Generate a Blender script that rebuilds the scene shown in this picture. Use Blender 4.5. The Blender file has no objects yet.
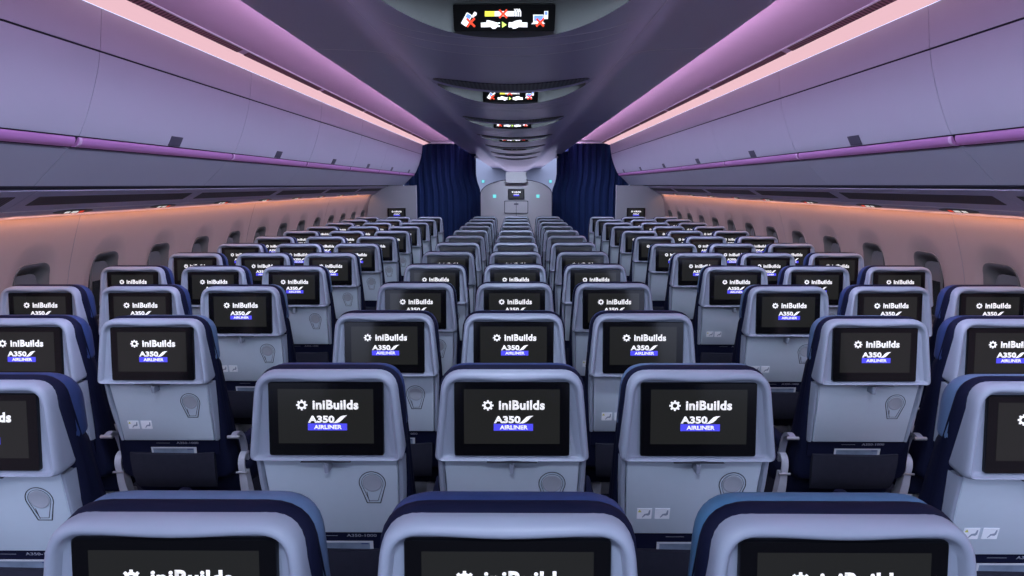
import bpy, bmesh, math, random
from math import radians, sin, cos, pi, tan, sqrt
from mathutils import Vector, Matrix

random.seed(7)
C = bpy.context.scene.collection
D = bpy.data

# ------------------------------------------------------------------ materials
MATS = {}


def mat(name, col, rough=0.5, spec=0.5, metal=0.0, noise=0.04, nscale=40.0, bump=0.0, bscale=300.0,
        emit=None, estr=0.0, coat=0.0, nostretch=True):
    m = D.materials.new(name)
    m.use_nodes = True
    nt = m.node_tree
    b = nt.nodes['Principled BSDF']
    b.inputs['Roughness'].default_value = rough
    b.inputs['Metallic'].default_value = metal
    b.inputs['Specular IOR Level'].default_value = spec
    b.inputs['Coat Weight'].default_value = coat
    tc = nt.nodes.new('ShaderNodeTexCoord')
    nz = nt.nodes.new('ShaderNodeTexNoise')
    nz.inputs['Scale'].default_value = nscale
    nz.inputs['Detail'].default_value = 3
    nt.links.new(tc.outputs['Object'], nz.inputs['Vector'])
    mx = nt.nodes.new('ShaderNodeMix')
    mx.data_type = 'RGBA'
    mx.inputs[6].default_value = (*[c * (1 - noise) for c in col], 1)
    mx.inputs[7].default_value = (*[min(1, c * (1 + noise)) for c in col], 1)
    nt.links.new(nz.outputs['Fac'], mx.inputs[0])
    nt.links.new(mx.outputs[2], b.inputs['Base Color'])
    if bump:
        n2 = nt.nodes.new('ShaderNodeTexNoise')
        n2.inputs['Scale'].default_value = bscale
        nt.links.new(tc.outputs['Object'], n2.inputs['Vector'])
        bp = nt.nodes.new('ShaderNodeBump')
        bp.inputs['Strength'].default_value = bump
        bp.inputs['Distance'].default_value = 0.002
        nt.links.new(n2.outputs['Fac'], bp.inputs['Height'])
        nt.links.new(bp.outputs['Normal'], b.inputs['Normal'])
    if emit:
        b.inputs['Emission Color'].default_value = (*emit, 1)
        b.inputs['Emission Strength'].default_value = estr
    MATS[name] = m
    return m


def no_sample(m):
    m.cycles.emission_sampling = 'NONE'
    return m


M_SHELL = mat('seat_plastic', (0.275, 0.315, 0.39), 0.42, 0.4, noise=0.02)
M_TRAY = mat('tray_plastic', (0.53, 0.62, 0.70), 0.5, 0.35, noise=0.02)
M_NAVY = mat('navy_leather', (0.006, 0.008, 0.026), 0.65, 0.10, noise=0.1, bump=0.15)
M_POCKET = mat('pocket_fabric', (0.020, 0.022, 0.036), 0.8, 0.2, noise=0.15, bump=0.2)
M_BLUE = {
    'royal': mat('royal_leather', (0.022, 0.046, 0.145), 0.55, 0.35, noise=0.12, bump=0.15),
    'steel': mat('steel_leather', (0.095, 0.165, 0.285), 0.55, 0.35, noise=0.12, bump=0.15),
    'teal': mat('teal_leather', (0.060, 0.165, 0.285), 0.55, 0.35, noise=0.12, bump=0.15),
}
M_BEZEL = mat('bezel_gloss', (0.004, 0.004, 0.005), 0.12, 0.40)
M_DISPLAY = no_sample(mat('display_dark', (0.006, 0.006, 0.006), 0.12, 0.44, emit=(0.013, 0.0135, 0.0130), estr=1.0))
M_WHITE_LIT = no_sample(mat('display_white', (0.5, 0.5, 0.5), 0.5, 0.2, emit=(0.86, 0.86, 0.88), estr=0.85))
M_BLUE_LIT = no_sample(mat('display_blue', (0.05, 0.05, 0.4), 0.5, 0.2, emit=(0.055, 0.05, 0.62), estr=1.0))
M_DARKLINE = mat('dark_line', (0.03, 0.034, 0.045), 0.6, 0.3)
M_DISH = mat('cup_dish', (0.36, 0.39, 0.44), 0.5, 0.35)
M_PLACARD = mat('placard_white', (0.80, 0.84, 0.88), 0.6, 0.3)
M_PICTO = mat('placard_ink', (0.27, 0.32, 0.40), 0.6, 0.3)
M_YELLOW = mat('placard_yellow', (0.55, 0.55, 0.12), 0.6, 0.3)
M_PRINT = mat('grey_print', (0.30, 0.32, 0.38), 0.6, 0.3)
M_METAL = mat('brushed_metal', (0.36, 0.37, 0.40), 0.35, 0.5, metal=0.7)
M_ARM = mat('armrest_plastic', (0.46, 0.48, 0.55), 0.45, 0.4)
M_ARMDARK = mat('armrest_grey', (0.26, 0.27, 0.33), 0.45, 0.4)
M_CARD = mat('card_print', (0.16, 0.21, 0.28), 0.5, 0.3, noise=0.6, nscale=18)
M_CARDW = mat('card_edge', (0.50, 0.53, 0.58), 0.6, 0.3)
M_BIN = mat('bin_white', (0.44, 0.465, 0.535), 0.36, 0.45, noise=0.015, nscale=6)
M_BINCORE = mat('bin_core', (0.03, 0.03, 0.045), 0.7, 0.2)
M_LATCH = mat('latch_grey', (0.075, 0.075, 0.105), 0.5, 0.3)
M_PSU = mat('psu_grey', (0.58, 0.57, 0.74), 0.5, 0.4, noise=0.02)
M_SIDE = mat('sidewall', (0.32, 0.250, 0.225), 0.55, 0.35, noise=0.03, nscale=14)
M_CEIL = mat('ceiling_panel', (0.50, 0.47, 0.66), 0.33, 0.6, noise=0.02, nscale=8)
M_COVE = mat('cove_panel', (0.62, 0.45, 0.60), 0.55, 0.3, noise=0.03, nscale=8)
M_POCKETGREY = mat('sign_niche', (0.16, 0.175, 0.17), 0.5, 0.3)
M_GREYWALL = mat('bulkhead_grey', (0.36, 0.36, 0.39), 0.55, 0.3, noise=0.02)
M_SIDEGREY = mat('bulkhead_dark_grey', (0.20, 0.21, 0.235), 0.55, 0.3, noise=0.02)
M_CURTAIN = mat('curtain_navy', (0.008, 0.020, 0.074), 0.85, 0.15, noise=0.15, nscale=30, bump=0.1)
M_CARPET = mat('carpet', (0.02, 0.022, 0.035), 0.95, 0.1, noise=0.4, nscale=200, bump=0.4)
M_SEAM = mat('seam_light', (0.85, 0.83, 0.90), 0.5, 0.3)
M_SIGNBLACK = mat('sign_black', (0.002, 0.002, 0.002), 0.3, 0.3)
M_SW = no_sample(mat('sign_white', (0.6, 0.6, 0.6), 0.5, 0.1, emit=(0.9, 0.9, 0.88), estr=0.72))
M_SR = no_sample(mat('sign_red', (0.5, 0.05, 0.02), 0.5, 0.1, emit=(0.85, 0.06, 0.03), estr=0.9))
M_SY = no_sample(mat('sign_yellow', (0.6, 0.6, 0.05), 0.5, 0.1, emit=(0.85, 0.80, 0.08), estr=0.9))
M_SB = no_sample(mat('sign_blue', (0.1, 0.2, 0.6), 0.5, 0.1, emit=(0.16, 0.32, 0.80), estr=0.9))
M_SG = no_sample(mat('sign_lime', (0.4, 0.6, 0.1), 0.5, 0.1, emit=(0.55, 0.85, 0.12), estr=0.9))
M_CYAN = no_sample(mat('sign_cyan', (0.1, 0.5, 0.5), 0.5, 0.1, emit=(0.20, 0.62, 0.58), estr=0.8))
M_PANE = mat('window_dark', (0.010, 0.012, 0.012), 0.25, 0.4)
M_WFRAME = mat('window_frame', (0.10, 0.098, 0.095), 0.5, 0.3)


def stripes(name, c1, c2, axis, scale, rough=0.5):
    """slats across one object axis"""
    m = D.materials.new(name)
    m.use_nodes = True
    nt = m.node_tree
    b = nt.nodes['Principled BSDF']
    b.inputs['Roughness'].default_value = rough
    tc = nt.nodes.new('ShaderNodeTexCoord')
    w = nt.nodes.new('ShaderNodeTexWave')
    w.bands_direction = axis
    w.inputs['Scale'].default_value = scale
    cr = nt.nodes.new('ShaderNodeValToRGB')
    cr.color_ramp.elements[0].position = 0.35
    cr.color_ramp.elements[1].position = 0.65
    cr.color_ramp.elements[0].color = (*c1, 1)
    cr.color_ramp.elements[1].color = (*c2, 1)
    nt.links.new(tc.outputs['Object'], w.inputs['Vector'])
    nt.links.new(w.outputs['Color'], cr.inputs['Fac'])
    nt.links.new(cr.outputs['Color'], b.inputs['Base Color'])
    return m


M_GRILLE = stripes('grille_dark', (0.020, 0.020, 0.030), (0.12, 0.12, 0.155), 'Y', 14.0, 0.6)
M_COVEGRILLE = stripes('cove_grille', (0.10, 0.035, 0.045), (0.30, 0.14, 0.16), 'Y', 10.0, 0.6)
M_VENT = stripes('vent_dark', (0.015, 0.016, 0.022), (0.075, 0.08, 0.09), 'X', 16.0, 0.5)


def emitter(name, col, strength):
    m = D.materials.new(name)
    m.use_nodes = True
    nt = m.node_tree
    nt.nodes.clear()
    out = nt.nodes.new('ShaderNodeOutputMaterial')
    e = nt.nodes.new('ShaderNodeEmission')
    e.inputs['Color'].default_value = (*col, 1)
    e.inputs['Strength'].default_value = strength
    nt.links.new(e.outputs[0], out.inputs[0])
    return m


M_PINK = emitter('strip_pink', (0.87, 0.53, 0.60), 1.0)
M_RAIL = mat('rail_purple_glow', (0.30, 0.155, 0.34), 0.35, 0.5, emit=(0.30, 0.095, 0.33), estr=0.23)  # hand rail, no lamp: purple light put into colour and emission

# ------------------------------------------------------------------ mesh helpers


def finish(bm, name, mats, smooth=True, angle=35, recalc=True):
    if recalc:
        bmesh.ops.recalc_face_normals(bm, faces=bm.faces)
    me = D.meshes.new(name)
    bm.to_mesh(me)
    bm.free()
    if not isinstance(mats, (list, tuple)):
        mats = [mats]
    for m in mats:
        me.materials.append(m)
    if smooth:
        me.shade_smooth()
        me.set_sharp_from_angle(angle=radians(angle))
    return me


def obj(name, me, parent=None, loc=(0, 0, 0), rot=(0, 0, 0)):
    o = D.objects.new(name, me)
    C.objects.link(o)
    o.location = loc
    o.rotation_euler = rot
    if parent is not None:
        o.parent = parent
    return o


def tag(o, label=None, cat=None, group=None, kind=None):
    for k, v in (('label', label), ('category', cat), ('group', group), ('kind', kind)):
        if v:
            o[k] = v
    return o


def thing(name, label, cat, loc=(0, 0, 0), rotz=0.0, group=None):
    o = D.objects.new(name, None)
    o.empty_display_size = 0.1
    C.objects.link(o)
    o.location = loc
    o.rotation_euler = (0, 0, rotz)
    return tag(o, label, cat, group)


def fillet(pts, radii, seg=6):
    """closed polygon (2D) with rounded corners; always len(pts)*(seg+1) points"""
    out = []
    n = len(pts)
    for i in range(n):
        p0, p1, p2 = (Vector(pts[(i - 1) % n]), Vector(pts[i]), Vector(pts[(i + 1) % n]))
        a, b = (p0 - p1), (p2 - p1)
        la, lb = a.length, b.length
        a.normalize()
        b.normalize()
        r = radii[i] if isinstance(radii, (list, tuple)) else radii
        ang = a.angle(b)
        t = min(r / tan(ang / 2), la * 0.49, lb * 0.49)
        s, e = p1 + a * t, p1 + b * t
        for k in range(seg + 1):
            u = k / seg
            out.append(tuple((1 - u) ** 2 * s * 1.0 + 2 * u * (1 - u) * p1 + u * u * e))
    return out


def loft(bm, rings, cap0=True, cap1=True, mi=0, closed=True):
    """rings: lists of equal numbers of 3D points"""
    vr = [[bm.verts.new(p) for p in r] for r in rings]
    n = len(rings[0])
    for a, b in zip(vr, vr[1:]):
        for i in range(n if closed else n - 1):
            j = (i + 1) % n
            f = bm.faces.new((a[i], a[j], b[j], b[i]))
            f.material_index = mi
    if cap0:
        bm.faces.new(vr[0]).material_index = mi
    if cap1:
        bm.faces.new(list(reversed(vr[-1]))).material_index = mi
    return vr


def box(bm, x0, x1, y0, y1, z0, z1, bev=0.0, mi=0, seg=2):
    geom = bmesh.ops.create_cube(bm, size=1.0)
    vs = geom['verts']
    for v in vs:
        v.co = ((x0 + x1) / 2 + v.co.x * (x1 - x0), (y0 + y1) / 2 + v.co.y * (y1 - y0), (z0 + z1) / 2 + v.co.z * (z1 - z0))
    fs = set(f for v in vs for f in v.link_faces)
    for f in fs:
        f.material_index = mi
    if bev:
        es = set(e for v in vs for e in v.link_edges)
        r = bmesh.ops.bevel(bm, geom=list(es), offset=bev, segments=seg, affect='EDGES', profile=0.5)
        for f in r['faces']:
            f.material_index = mi


def tube(bm, pts, r, n=8, mi=0):
    pts = [Vector(p) for p in pts]
    rings = []
    up = Vector((0.0, 0.31, 0.95)).normalized()
    for i, p in enumerate(pts):
        d = (pts[min(i + 1, len(pts) - 1)] - pts[max(i - 1, 0)]).normalized()
        s = d.cross(up)
        if s.length < 1e-3:
            s = d.cross(Vector((1, 0, 0)))
        s.normalize()
        t = s.cross(d).normalized()
        rr = r[i] if isinstance(r, (list, tuple)) else r
        rings.append([p + s * rr * cos(2 * pi * k / n) + t * rr * sin(2 * pi * k / n) for k in range(n)])
    loft(bm, rings, mi=mi)


def prism(bm, poly, y0, y1, mi=0, f=lambda x, z, y: (x, y, z)):
    """2D polygon (x,z) extruded from y0 to y1"""
    loft(bm, [[f(x, z, y0) for x, z in poly], [f(x, z, y1) for x, z in poly]], mi=mi)


def catmull(pts, sub=6):
    pts = [Vector(p) for p in pts]
    out = []
    for i in range(len(pts) - 1):
        p0 = pts[i - 1] if i else pts[0] * 2 - pts[1]
        p1, p2 = pts[i], pts[i + 1]
        p3 = pts[i + 2] if i + 2 < len(pts) else pts[-1] * 2 - pts[-2]
        for k in range(sub):
            t = k / sub
            out.append(0.5 * ((2 * p1) + (p2 - p0) * t + (2 * p0 - 5 * p1 + 4 * p2 - p3) * t * t + (3 * p1 - p0 - 3 * p2 + p3) * t ** 3))
    out.append(pts[-1])
    return [tuple(p) for p in out]


_txt = {}


def text_mesh(body, x0, x1, z0, z1, y, thick, bold, m, spacing=1.0, fn=None):
    """lettering facing -Y, fitted to the rectangle"""
    cu = D.curves.new('lettering', 'FONT')
    cu.body = body
    cu.size = 1.0
    cu.offset = bold
    cu.space_character = spacing
    cu.resolution_u = 3
    o = D.objects.new('lettering_tmp', cu)
    C.objects.link(o)
    dg = bpy.context.evaluated_depsgraph_get()
    dg.update()
    me = D.meshes.new_from_object(o.evaluated_get(dg))
    D.objects.remove(o)
    bm = bmesh.new()
    bm.from_mesh(me)
    D.meshes.remove(me)
    xs = [v.co.x for v in bm.verts]
    ys = [v.co.y for v in bm.verts]
    ax, bx, ay, by = min(xs), max(xs), min(ys), max(ys)
    for f in bm.faces:
        f.normal_update()
    geo = bmesh.ops.extrude_face_region(bm, geom=list(bm.faces))
    top = [e for e in geo['geom'] if isinstance(e, bmesh.types.BMVert)]
    for v in top:
        v.co.z += 1.0
    for v in bm.verts:
        x = x0 + (v.co.x - ax) / (bx - ax) * (x1 - x0)
        z = z0 + (v.co.y - ay) / (by - ay) * (z1 - z0)
        yy = y - thick * v.co.z
        v.co = fn(x, z, yy) if fn else (x, yy, z)
    return finish(bm, 'lettering', m, smooth=False)


# ------------------------------------------------------------------ the seat
ZT = 1.146
LEAN = 0.07


def yoff(z):
    if z >= 0.889:
        return -0.09 * (ZT - z)
    if z >= 0.884:
        return -0.0231 + 0.0171 * (0.889 - z) / 0.005
    return -0.006 + 0.18 * (0.884 - max(z, 0.55)) + 0.10 * max(0.0, 0.55 - z)


def P(x, z, w):
    return (x, w + yoff(z), z)


def PS(x, z, w):
    """screen graphics: laid out on the old face, fitted to the 16:9 display"""
    return P(x, 1.109 - (1.109 - z) * 0.924, w)


def PF(x, z, y):
    return P(x, z, y)


def outline(zt, zb, at, ab, rt, rb, wave=0.0, seg=7, top=8):
    """rounded trapezoid in (x,z), counter clockwise from top right; the top edge carries `top` extra points"""
    f = fillet([(at, zt), (-at, zt), (-ab, zb), (ab, zb)], [rt, rt, rb, rb], seg)
    k = seg + 1
    a, b = Vector(f[k - 1]), Vector(f[k])
    mid = []
    for i in range(1, top):
        t = i / top
        p = a.lerp(b, t)
        mid.append((p.x, p.y - wave * (sin(pi * t) ** 2)))
    return f[:k] + mid + f[k:]


def ring(w, *a, **k):
    return [P(x, z, w) for x, z in outline(*a, **k)]


def me_shell():
    bm = bmesh.new()
    at, ab = 0.1945, 0.2165
    zt, zb = 1.1405, 0.889
    rings = []
    #        w      inset top  side  bottom
    spec = [(0.060, 0.004, 0.004, 0.004, 0.062),
            (0.012, 0.000, 0.000, 0.000, 0.064),
            (-0.004, 0.001, 0.001, 0.001, 0.064),
            (-0.013, 0.005, 0.004, 0.003, 0.062),
            (-0.017, 0.011, 0.009, 0.005, 0.058),
            (-0.016, 0.017, 0.014, 0.006, 0.052),
            (-0.011, 0.0215, 0.0185, 0.0075, 0.044),
            (0.001, 0.0245, 0.022, 0.009, 0.040),
            (0.006, 0.031, 0.034, 0.012, 0.020)]
    for i, (w, it, isd, ib, r) in enumerate(spec):
        wave = 0.0045 if 3 <= i <= 7 else 0.0
        rings.append(ring(w, zt - it, zb + ib, at - isd, ab - isd, r, 0.016 if i < 5 else 0.010, wave=wave))
    loft(bm, rings)
    return finish(bm, 'shell', M_SHELL, angle=50)


def me_bezel():
    bm = bmesh.new()
    a = lambda w, i: ring(w, 1.109 - i, 0.903 + i, 0.1605 - i, 0.1605 - i, 0.007, 0.007, seg=4)
    loft(bm, [a(0.0065, 0), a(-0.002, 0), a(-0.0042, 0.0015)])
    return finish(bm, 'bezel', M_BEZEL)


def plate(x0, x1, z0, z1, w0, w1, m, r=0.0):
    bm = bmesh.new()
    pl = [(x1, z1), (x0, z1), (x0, z0), (x1, z0)]
    if r:
        pl = fillet(pl, r, 4)
    prism(bm, pl, w0, w1, f=PF)
    return finish(bm, 'plate', m, smooth=False)


def gear_poly(cx, cz, r0, r1, teeth=8):
    pts = []
    for k in range(teeth):
        a = 2 * pi * k / teeth
        h = pi / teeth
        for da, r in ((-h * 0.98, r0), (-h * 0.55, r0), (-h * 0.42, r1), (h * 0.42, r1), (h * 0.55, r0)):
            pts.append((cx + r * cos(a + da), cz + r * sin(a + da)))
    return pts


def me_gear(cx, cz, r, w0, w1, m, f=PF):
    bm = bmesh.new()
    outer = gear_poly(cx, cz, r * 0.74, r)
    n = len(outer)
    inner = []
    for i in range(n):
        a = math.atan2(outer[i][1] - cz, outer[i][0] - cx)
        inner.append((cx + r * 0.41 * cos(a), cz + r * 0.41 * sin(a)))
    rings = [[f(x, z, w0) for x, z in inner], [f(x, z, w0) for x, z in outer], [f(x, z, w1) for x, z in outer], [f(x, z, w1) for x, z in inner]]
    vr = loft(bm, rings, cap0=False, cap1=False)
    for i in range(n):
        j = (i + 1) % n
        bm.faces.new((vr[3][i], vr[3][j], vr[0][j], vr[0][i]))
    return finish(bm, 'gear', m, smooth=False)


WING = [(x + 0.002, z) for x, z in [(0.0165, 0.9865), (0.0285, 0.9868), (0.0375, 0.9905), (0.0445, 0.9970), (0.0505, 1.0045), (0.0575, 1.0098),
        (0.0460, 1.0090), (0.0390, 1.0065), (0.0330, 1.0005), (0.0270, 0.9935), (0.0220, 0.9890)]]


def me_wing(w0, w1, f=PF):
    bm = bmesh.new()
    prism(bm, WING, w0, w1, f=f)
    return finish(bm, 'wing', M_WHITE_LIT, smooth=False)


def me_tray():
    bm = bmesh.new()
    zt, zb = 0.883, 0.628
    o = lambda i: fillet([(0.1925 - i, zt - i), (-0.1925 + i, zt - i), (-0.182 + i, zb + i), (0.182 - i, zb + i)], [0.004, 0.004, 0.004, 0.004], 3)
    loft(bm, [[P(x, z, 0.055) for x, z in o(0)], [P(x, z, 0.011) for x, z in o(0)], [P(x, z, 0.008) for x, z in o(0.003)]])
    return finish(bm, 'tray', M_TRAY)


def me_side_rail(s):
    """raised edge column beside the folded tray"""
    bm = bmesh.new()
    rings = []
    for z, xo, xi, w in ((0.884, 0.2105, 0.1925, 0.002), (0.80, 0.2095, 0.1920, 0.001), (0.72, 0.205, 0.188, 0.003), (0.65, 0.200, 0.184, 0.006), (0.628, 0.199, 0.183, 0.008)):
        rings.append([P(s * x, z, ww) for x, ww in ((xo, 0.060), (xo, w + 0.006), (xo - 0.004, w), (xi + 0.005, w), (xi, w + 0.008), (xi, 0.060))])
    loft(bm, rings)
    return finish(bm, 'rail', M_SHELL, angle=50)


def me_tray_latch():
    bm = bmesh.new()
    pl = fillet([(0.007, 0.8835), (-0.007, 0.8835), (-0.006, 0.853), (0.006, 0.853)], [0.001, 0.001, 0.004, 0.004], 4)
    loft(bm, [[P(x, z, 0.012) for x, z in pl], [P(x, z, -0.030) for x, z in pl], [P(x * 0.8, 0.868 + (z - 0.868) * 0.93, -0.034) for x, z in pl]])
    return finish(bm, 'latch', M_SHELL)


def me_latch_gap():
    bm = bmesh.new()
    pl = [(x, 0.890 + 0.0050 * (1 - (x / 0.070) ** 2)) for x in [0.070 - 0.0140 * i for i in range(11)]]
    pl += [(x, 0.8892) for x in (-0.070, 0.070)]
    prism(bm, pl, 0.02, -0.0182, f=PF)
    return finish(bm, 'gap', M_DARKLINE, smooth=False)


def cup_outline(cx, cz, r, neck, drop, i=0.0):
    pts = []
    for k in range(25):
        a = radians(-25) + radians(230) * k / 24
        pts.append((cx + (r - i) * cos(a), cz + (r - i) * sin(a)))
    pts += [(cx - neck + i, cz - drop + i), (cx + neck - i, cz - drop + i)]
    return pts


def me_cup_ring():
    bm = bmesh.new()
    cx, cz = 0.1150, 0.801
    a = cup_outline(cx, cz, 0.0390, 0.0205, 0.068)
    b = cup_outline(cx, cz, 0.0390, 0.0205, 0.068, 0.0022)
    n = len(a)
    for a, b in ((a, b), (cup_outline(cx, cz, 0.0390, 0.0205, 0.068, 0.0075), cup_outline(cx, cz, 0.0390, 0.0205, 0.068, 0.0086))):
        loft(bm, [[P(x, z, 0.009) for x, z in a], [P(x, z, 0.0068) for x, z in a], [P(x, z, 0.0068) for x, z in b], [P(x, z, 0.009) for x, z in b]], cap0=False, cap1=False)
    return finish(bm, 'ring', M_DARKLINE, smooth=False)


def me_cup_dish():
    bm = bmesh.new()
    cx, cz = 0.1150, 0.801
    rings = []
    for r, w in ((0.0280, 0.009), (0.0280, 0.0062), (0.0258, 0.0052), (0.023, 0.0060), (0.012, 0.0068), (0.004, 0.007)):
        rings.append([P(cx + r * cos(2 * pi * k / 24), cz + r * sin(2 * pi * k / 24), w) for k in range(24)])
    loft(bm, rings)
    return finish(bm, 'dish', M_DISH, angle=60)


def me_cup_slot():
    bm = bmesh.new()
    cx, cz = 0.1150, 0.801
    prism(bm, [(cx - 0.0190, cz - 0.030), (cx - 0.0172, cz - 0.029), (cx - 0.0125, cz - 0.063), (cx - 0.0138, cz - 0.063)], 0.009, 0.0072, f=PF)
    return finish(bm, 'slot', M_DARKLINE, smooth=False)


def me_placard():
    bm = bmesh.new()
    prism(bm, [(0.0215, 0.0180), (-0.0215, 0.0180), (-0.0215, -0.0180), (0.0215, -0.0180)], 0.004, -0.0012, mi=0)
    return finish(bm, 'placard', [M_PLACARD], smooth=False)


def me_placard_picto():
    bm = bmesh.new()
    pl = [(-0.006, -0.0085), (-0.0045, -0.0095), (0.001, -0.004), (0.007, -0.0045), (0.010, -0.0015), (0.0105, 0.008), (0.008, 0.0085), (0.006, 0.001), (-0.001, -0.0005)]
    prism(bm, [(x * 1.45 + 0.002, z * 1.45) for x, z in pl], -0.0011, -0.0016)
    return finish(bm, 'picto', [M_PICTO], smooth=False)


def me_placard_mark():
    bm = bmesh.new()
    prism(bm, [(-0.0195, 0.005), (-0.0085, 0.005), (-0.014, 0.0145)], -0.0011, -0.0016)
    return finish(bm, 'mark', [M_YELLOW], smooth=False)


def me_back_trim():
    """navy back trim: the band that shows behind the grey surround and the whole lower back"""
    bm = bmesh.new()
    R = lambda w, zt, zb, at, ab, r, lo=0.05: ring(w, zt, zb, at, ab, r, lo)
    loft(bm, [R(0.020, 1.140, 0.46, 0.197, 0.220, 0.075),
              R(0.026, 1.144, 0.45, 0.203, 0.226, 0.080),
              R(0.046, 1.1455, 0.44, 0.206, 0.230, 0.082),
              R(0.053, 1.1445, 0.44, 0.206, 0.231, 0.082),
              R(0.060, 1.140, 0.44, 0.204, 0.231, 0.080),
              R(0.090, 1.00, 0.43, 0.214, 0.234, 0.06),
              R(0.130, 0.975, 0.44, 0.206, 0.230, 0.06),
              R(0.148, 0.95, 0.46, 0.18, 0.205, 0.06)])
    return finish(bm, 'back', M_NAVY, angle=55)


def me_headrest(m):
    bm = bmesh.new()
    R = lambda w, zt, at, zb=0.955, r=0.075: ring(w, zt - 0.0105, zb, at - 0.005, at + 0.011, r, 0.02)
    loft(bm, [R(0.045, 1.138, 0.192), R(0.054, 1.1480, 0.199), R(0.068, 1.1510, 0.203), R(0.092, 1.1490, 0.204),
              R(0.112, 1.141, 0.200), R(0.136, 1.128, 0.189), R(0.150, 1.108, 0.168), R(0.154, 1.08, 0.14, 0.98, 0.06)])
    return finish(bm, 'headrest', m, angle=60)


def me_pocket_band():
    bm = bmesh.new()
    prism(bm, [(0.196, 0.628), (-0.196, 0.628), (-0.192, 0.560), (0.192, 0.560)], 0.030, 0.016, f=PF)
    return finish(bm, 'band', M_NAVY, smooth=False)


def me_pocket():
    bm = bmesh.new()
    rings = []
    n = 11
    top = [(0.172 - 0.0344 * i, 0.5715 - 0.007 * (1 - ((i - 5) / 5) ** 2)) for i in range(n)]
    for t, w, sh in ((0.0, 0.007, 1.0), (0.25, 0.001, 1.0), (0.6, 0.000, 0.985), (0.9, 0.006, 0.96), (1.0, 0.016, 0.95)):
        front = [P(x * sh, z + (0.412 - z) * t, w - 0.006 * (1 - (i - 5) ** 2 / 25)) for i, (x, z) in enumerate(top)]
        back = [P(x * sh, z + (0.412 - z) * t, 0.018) for x, z in reversed(top)]
        rings.append(front + back)
    loft(bm, rings)
    return finish(bm, 'pocket', M_POCKET, angle=50)


def me_seat_cushion():
    bm = bmesh.new()
    box(bm, -0.232, 0.232, 0.17, 0.61, 0.33, 0.455, bev=0.04, seg=4)
    return finish(bm, 'cushion', M_NAVY, angle=60)


def me_leg(s):
    bm = bmesh.new()
    box(bm, s * 0.15 - 0.02, s * 0.15 + 0.02, 0.16, 0.20, 0.0, 0.34, bev=0.006)
    return finish(bm, 'leg', M_METAL)


def me_beam():
    bm = bmesh.new()
    box(bm, -0.232, 0.232, 0.20, 0.26, 0.27, 0.33, bev=0.01)
    return finish(bm, 'beam', M_METAL)


# armrest: built round x = 0, placed at a seat boundary
def me_arm_pad():
    bm = bmesh.new()
    box(bm, -0.022, 0.022, 0.150, 0.50, 0.560, 0.603, bev=0.012, seg=3)
    return finish(bm, 'pad', M_NAVY, angle=60)


def strap(bm, pts, hx, t):
    """flat band of half width hx along a path of (y,z), thickness t"""
    pts = [Vector(p) for p in pts]
    rings = []
    for i, p in enumerate(pts):
        d = (pts[min(i + 1, len(pts) - 1)] - pts[max(i - 1, 0)]).normalized()
        n = Vector((-d.y, d.x)) * t / 2
        a, b = p + n, p - n
        rings.append([(-hx, a.x, a.y), (hx, a.x, a.y), (hx, b.x, b.y), (-hx, b.x, b.y)])
    loft(bm, rings)


def me_arm_bracket():
    bm = bmesh.new()
    strap(bm, catmull([(0.055, 0.640), (0.085, 0.645), (0.118, 0.628), (0.140, 0.585), (0.158, 0.500)], 5), 0.012, 0.014)
    return finish(bm, 'bracket', M_ARMDARK, angle=50)


def me_arm_pin():
    bm = bmesh.new()
    tube(bm, [(-0.024, 0.056, 0.640), (0.024, 0.056, 0.640)], 0.0075, 10)
    return finish(bm, 'pin', M_METAL)


def me_arm_cap():
    bm = bmesh.new()
    strap(bm, catmull([(0.114, 0.467), (0.110, 0.500), (0.118, 0.525), (0.137, 0.537), (0.160, 0.533)], 5), 0.013, 0.010)
    return finish(bm, 'cap', M_ARM, angle=50)


def me_arm_bar():
    bm = bmesh.new()
    tube(bm, [(-0.024, 0.108, 0.463), (0.024, 0.108, 0.463)], 0.005, 8)
    return finish(bm, 'bar', M_METAL)


def me_arm_panel():
    bm = bmesh.new()
    rings = []
    for z, y0, y1, hx in ((0.462, 0.112, 0.150, 0.014), (0.41, 0.118, 0.160, 0.016), (0.34, 0.135, 0.175, 0.019), (0.27, 0.155, 0.195, 0.019)):
        rings.append([(-hx, y0, z), (hx, y0, z), (hx, y1, z), (-hx, y1, z)])
    loft(bm, rings)
    return finish(bm, 'panel', M_ARM, smooth=False)


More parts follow.
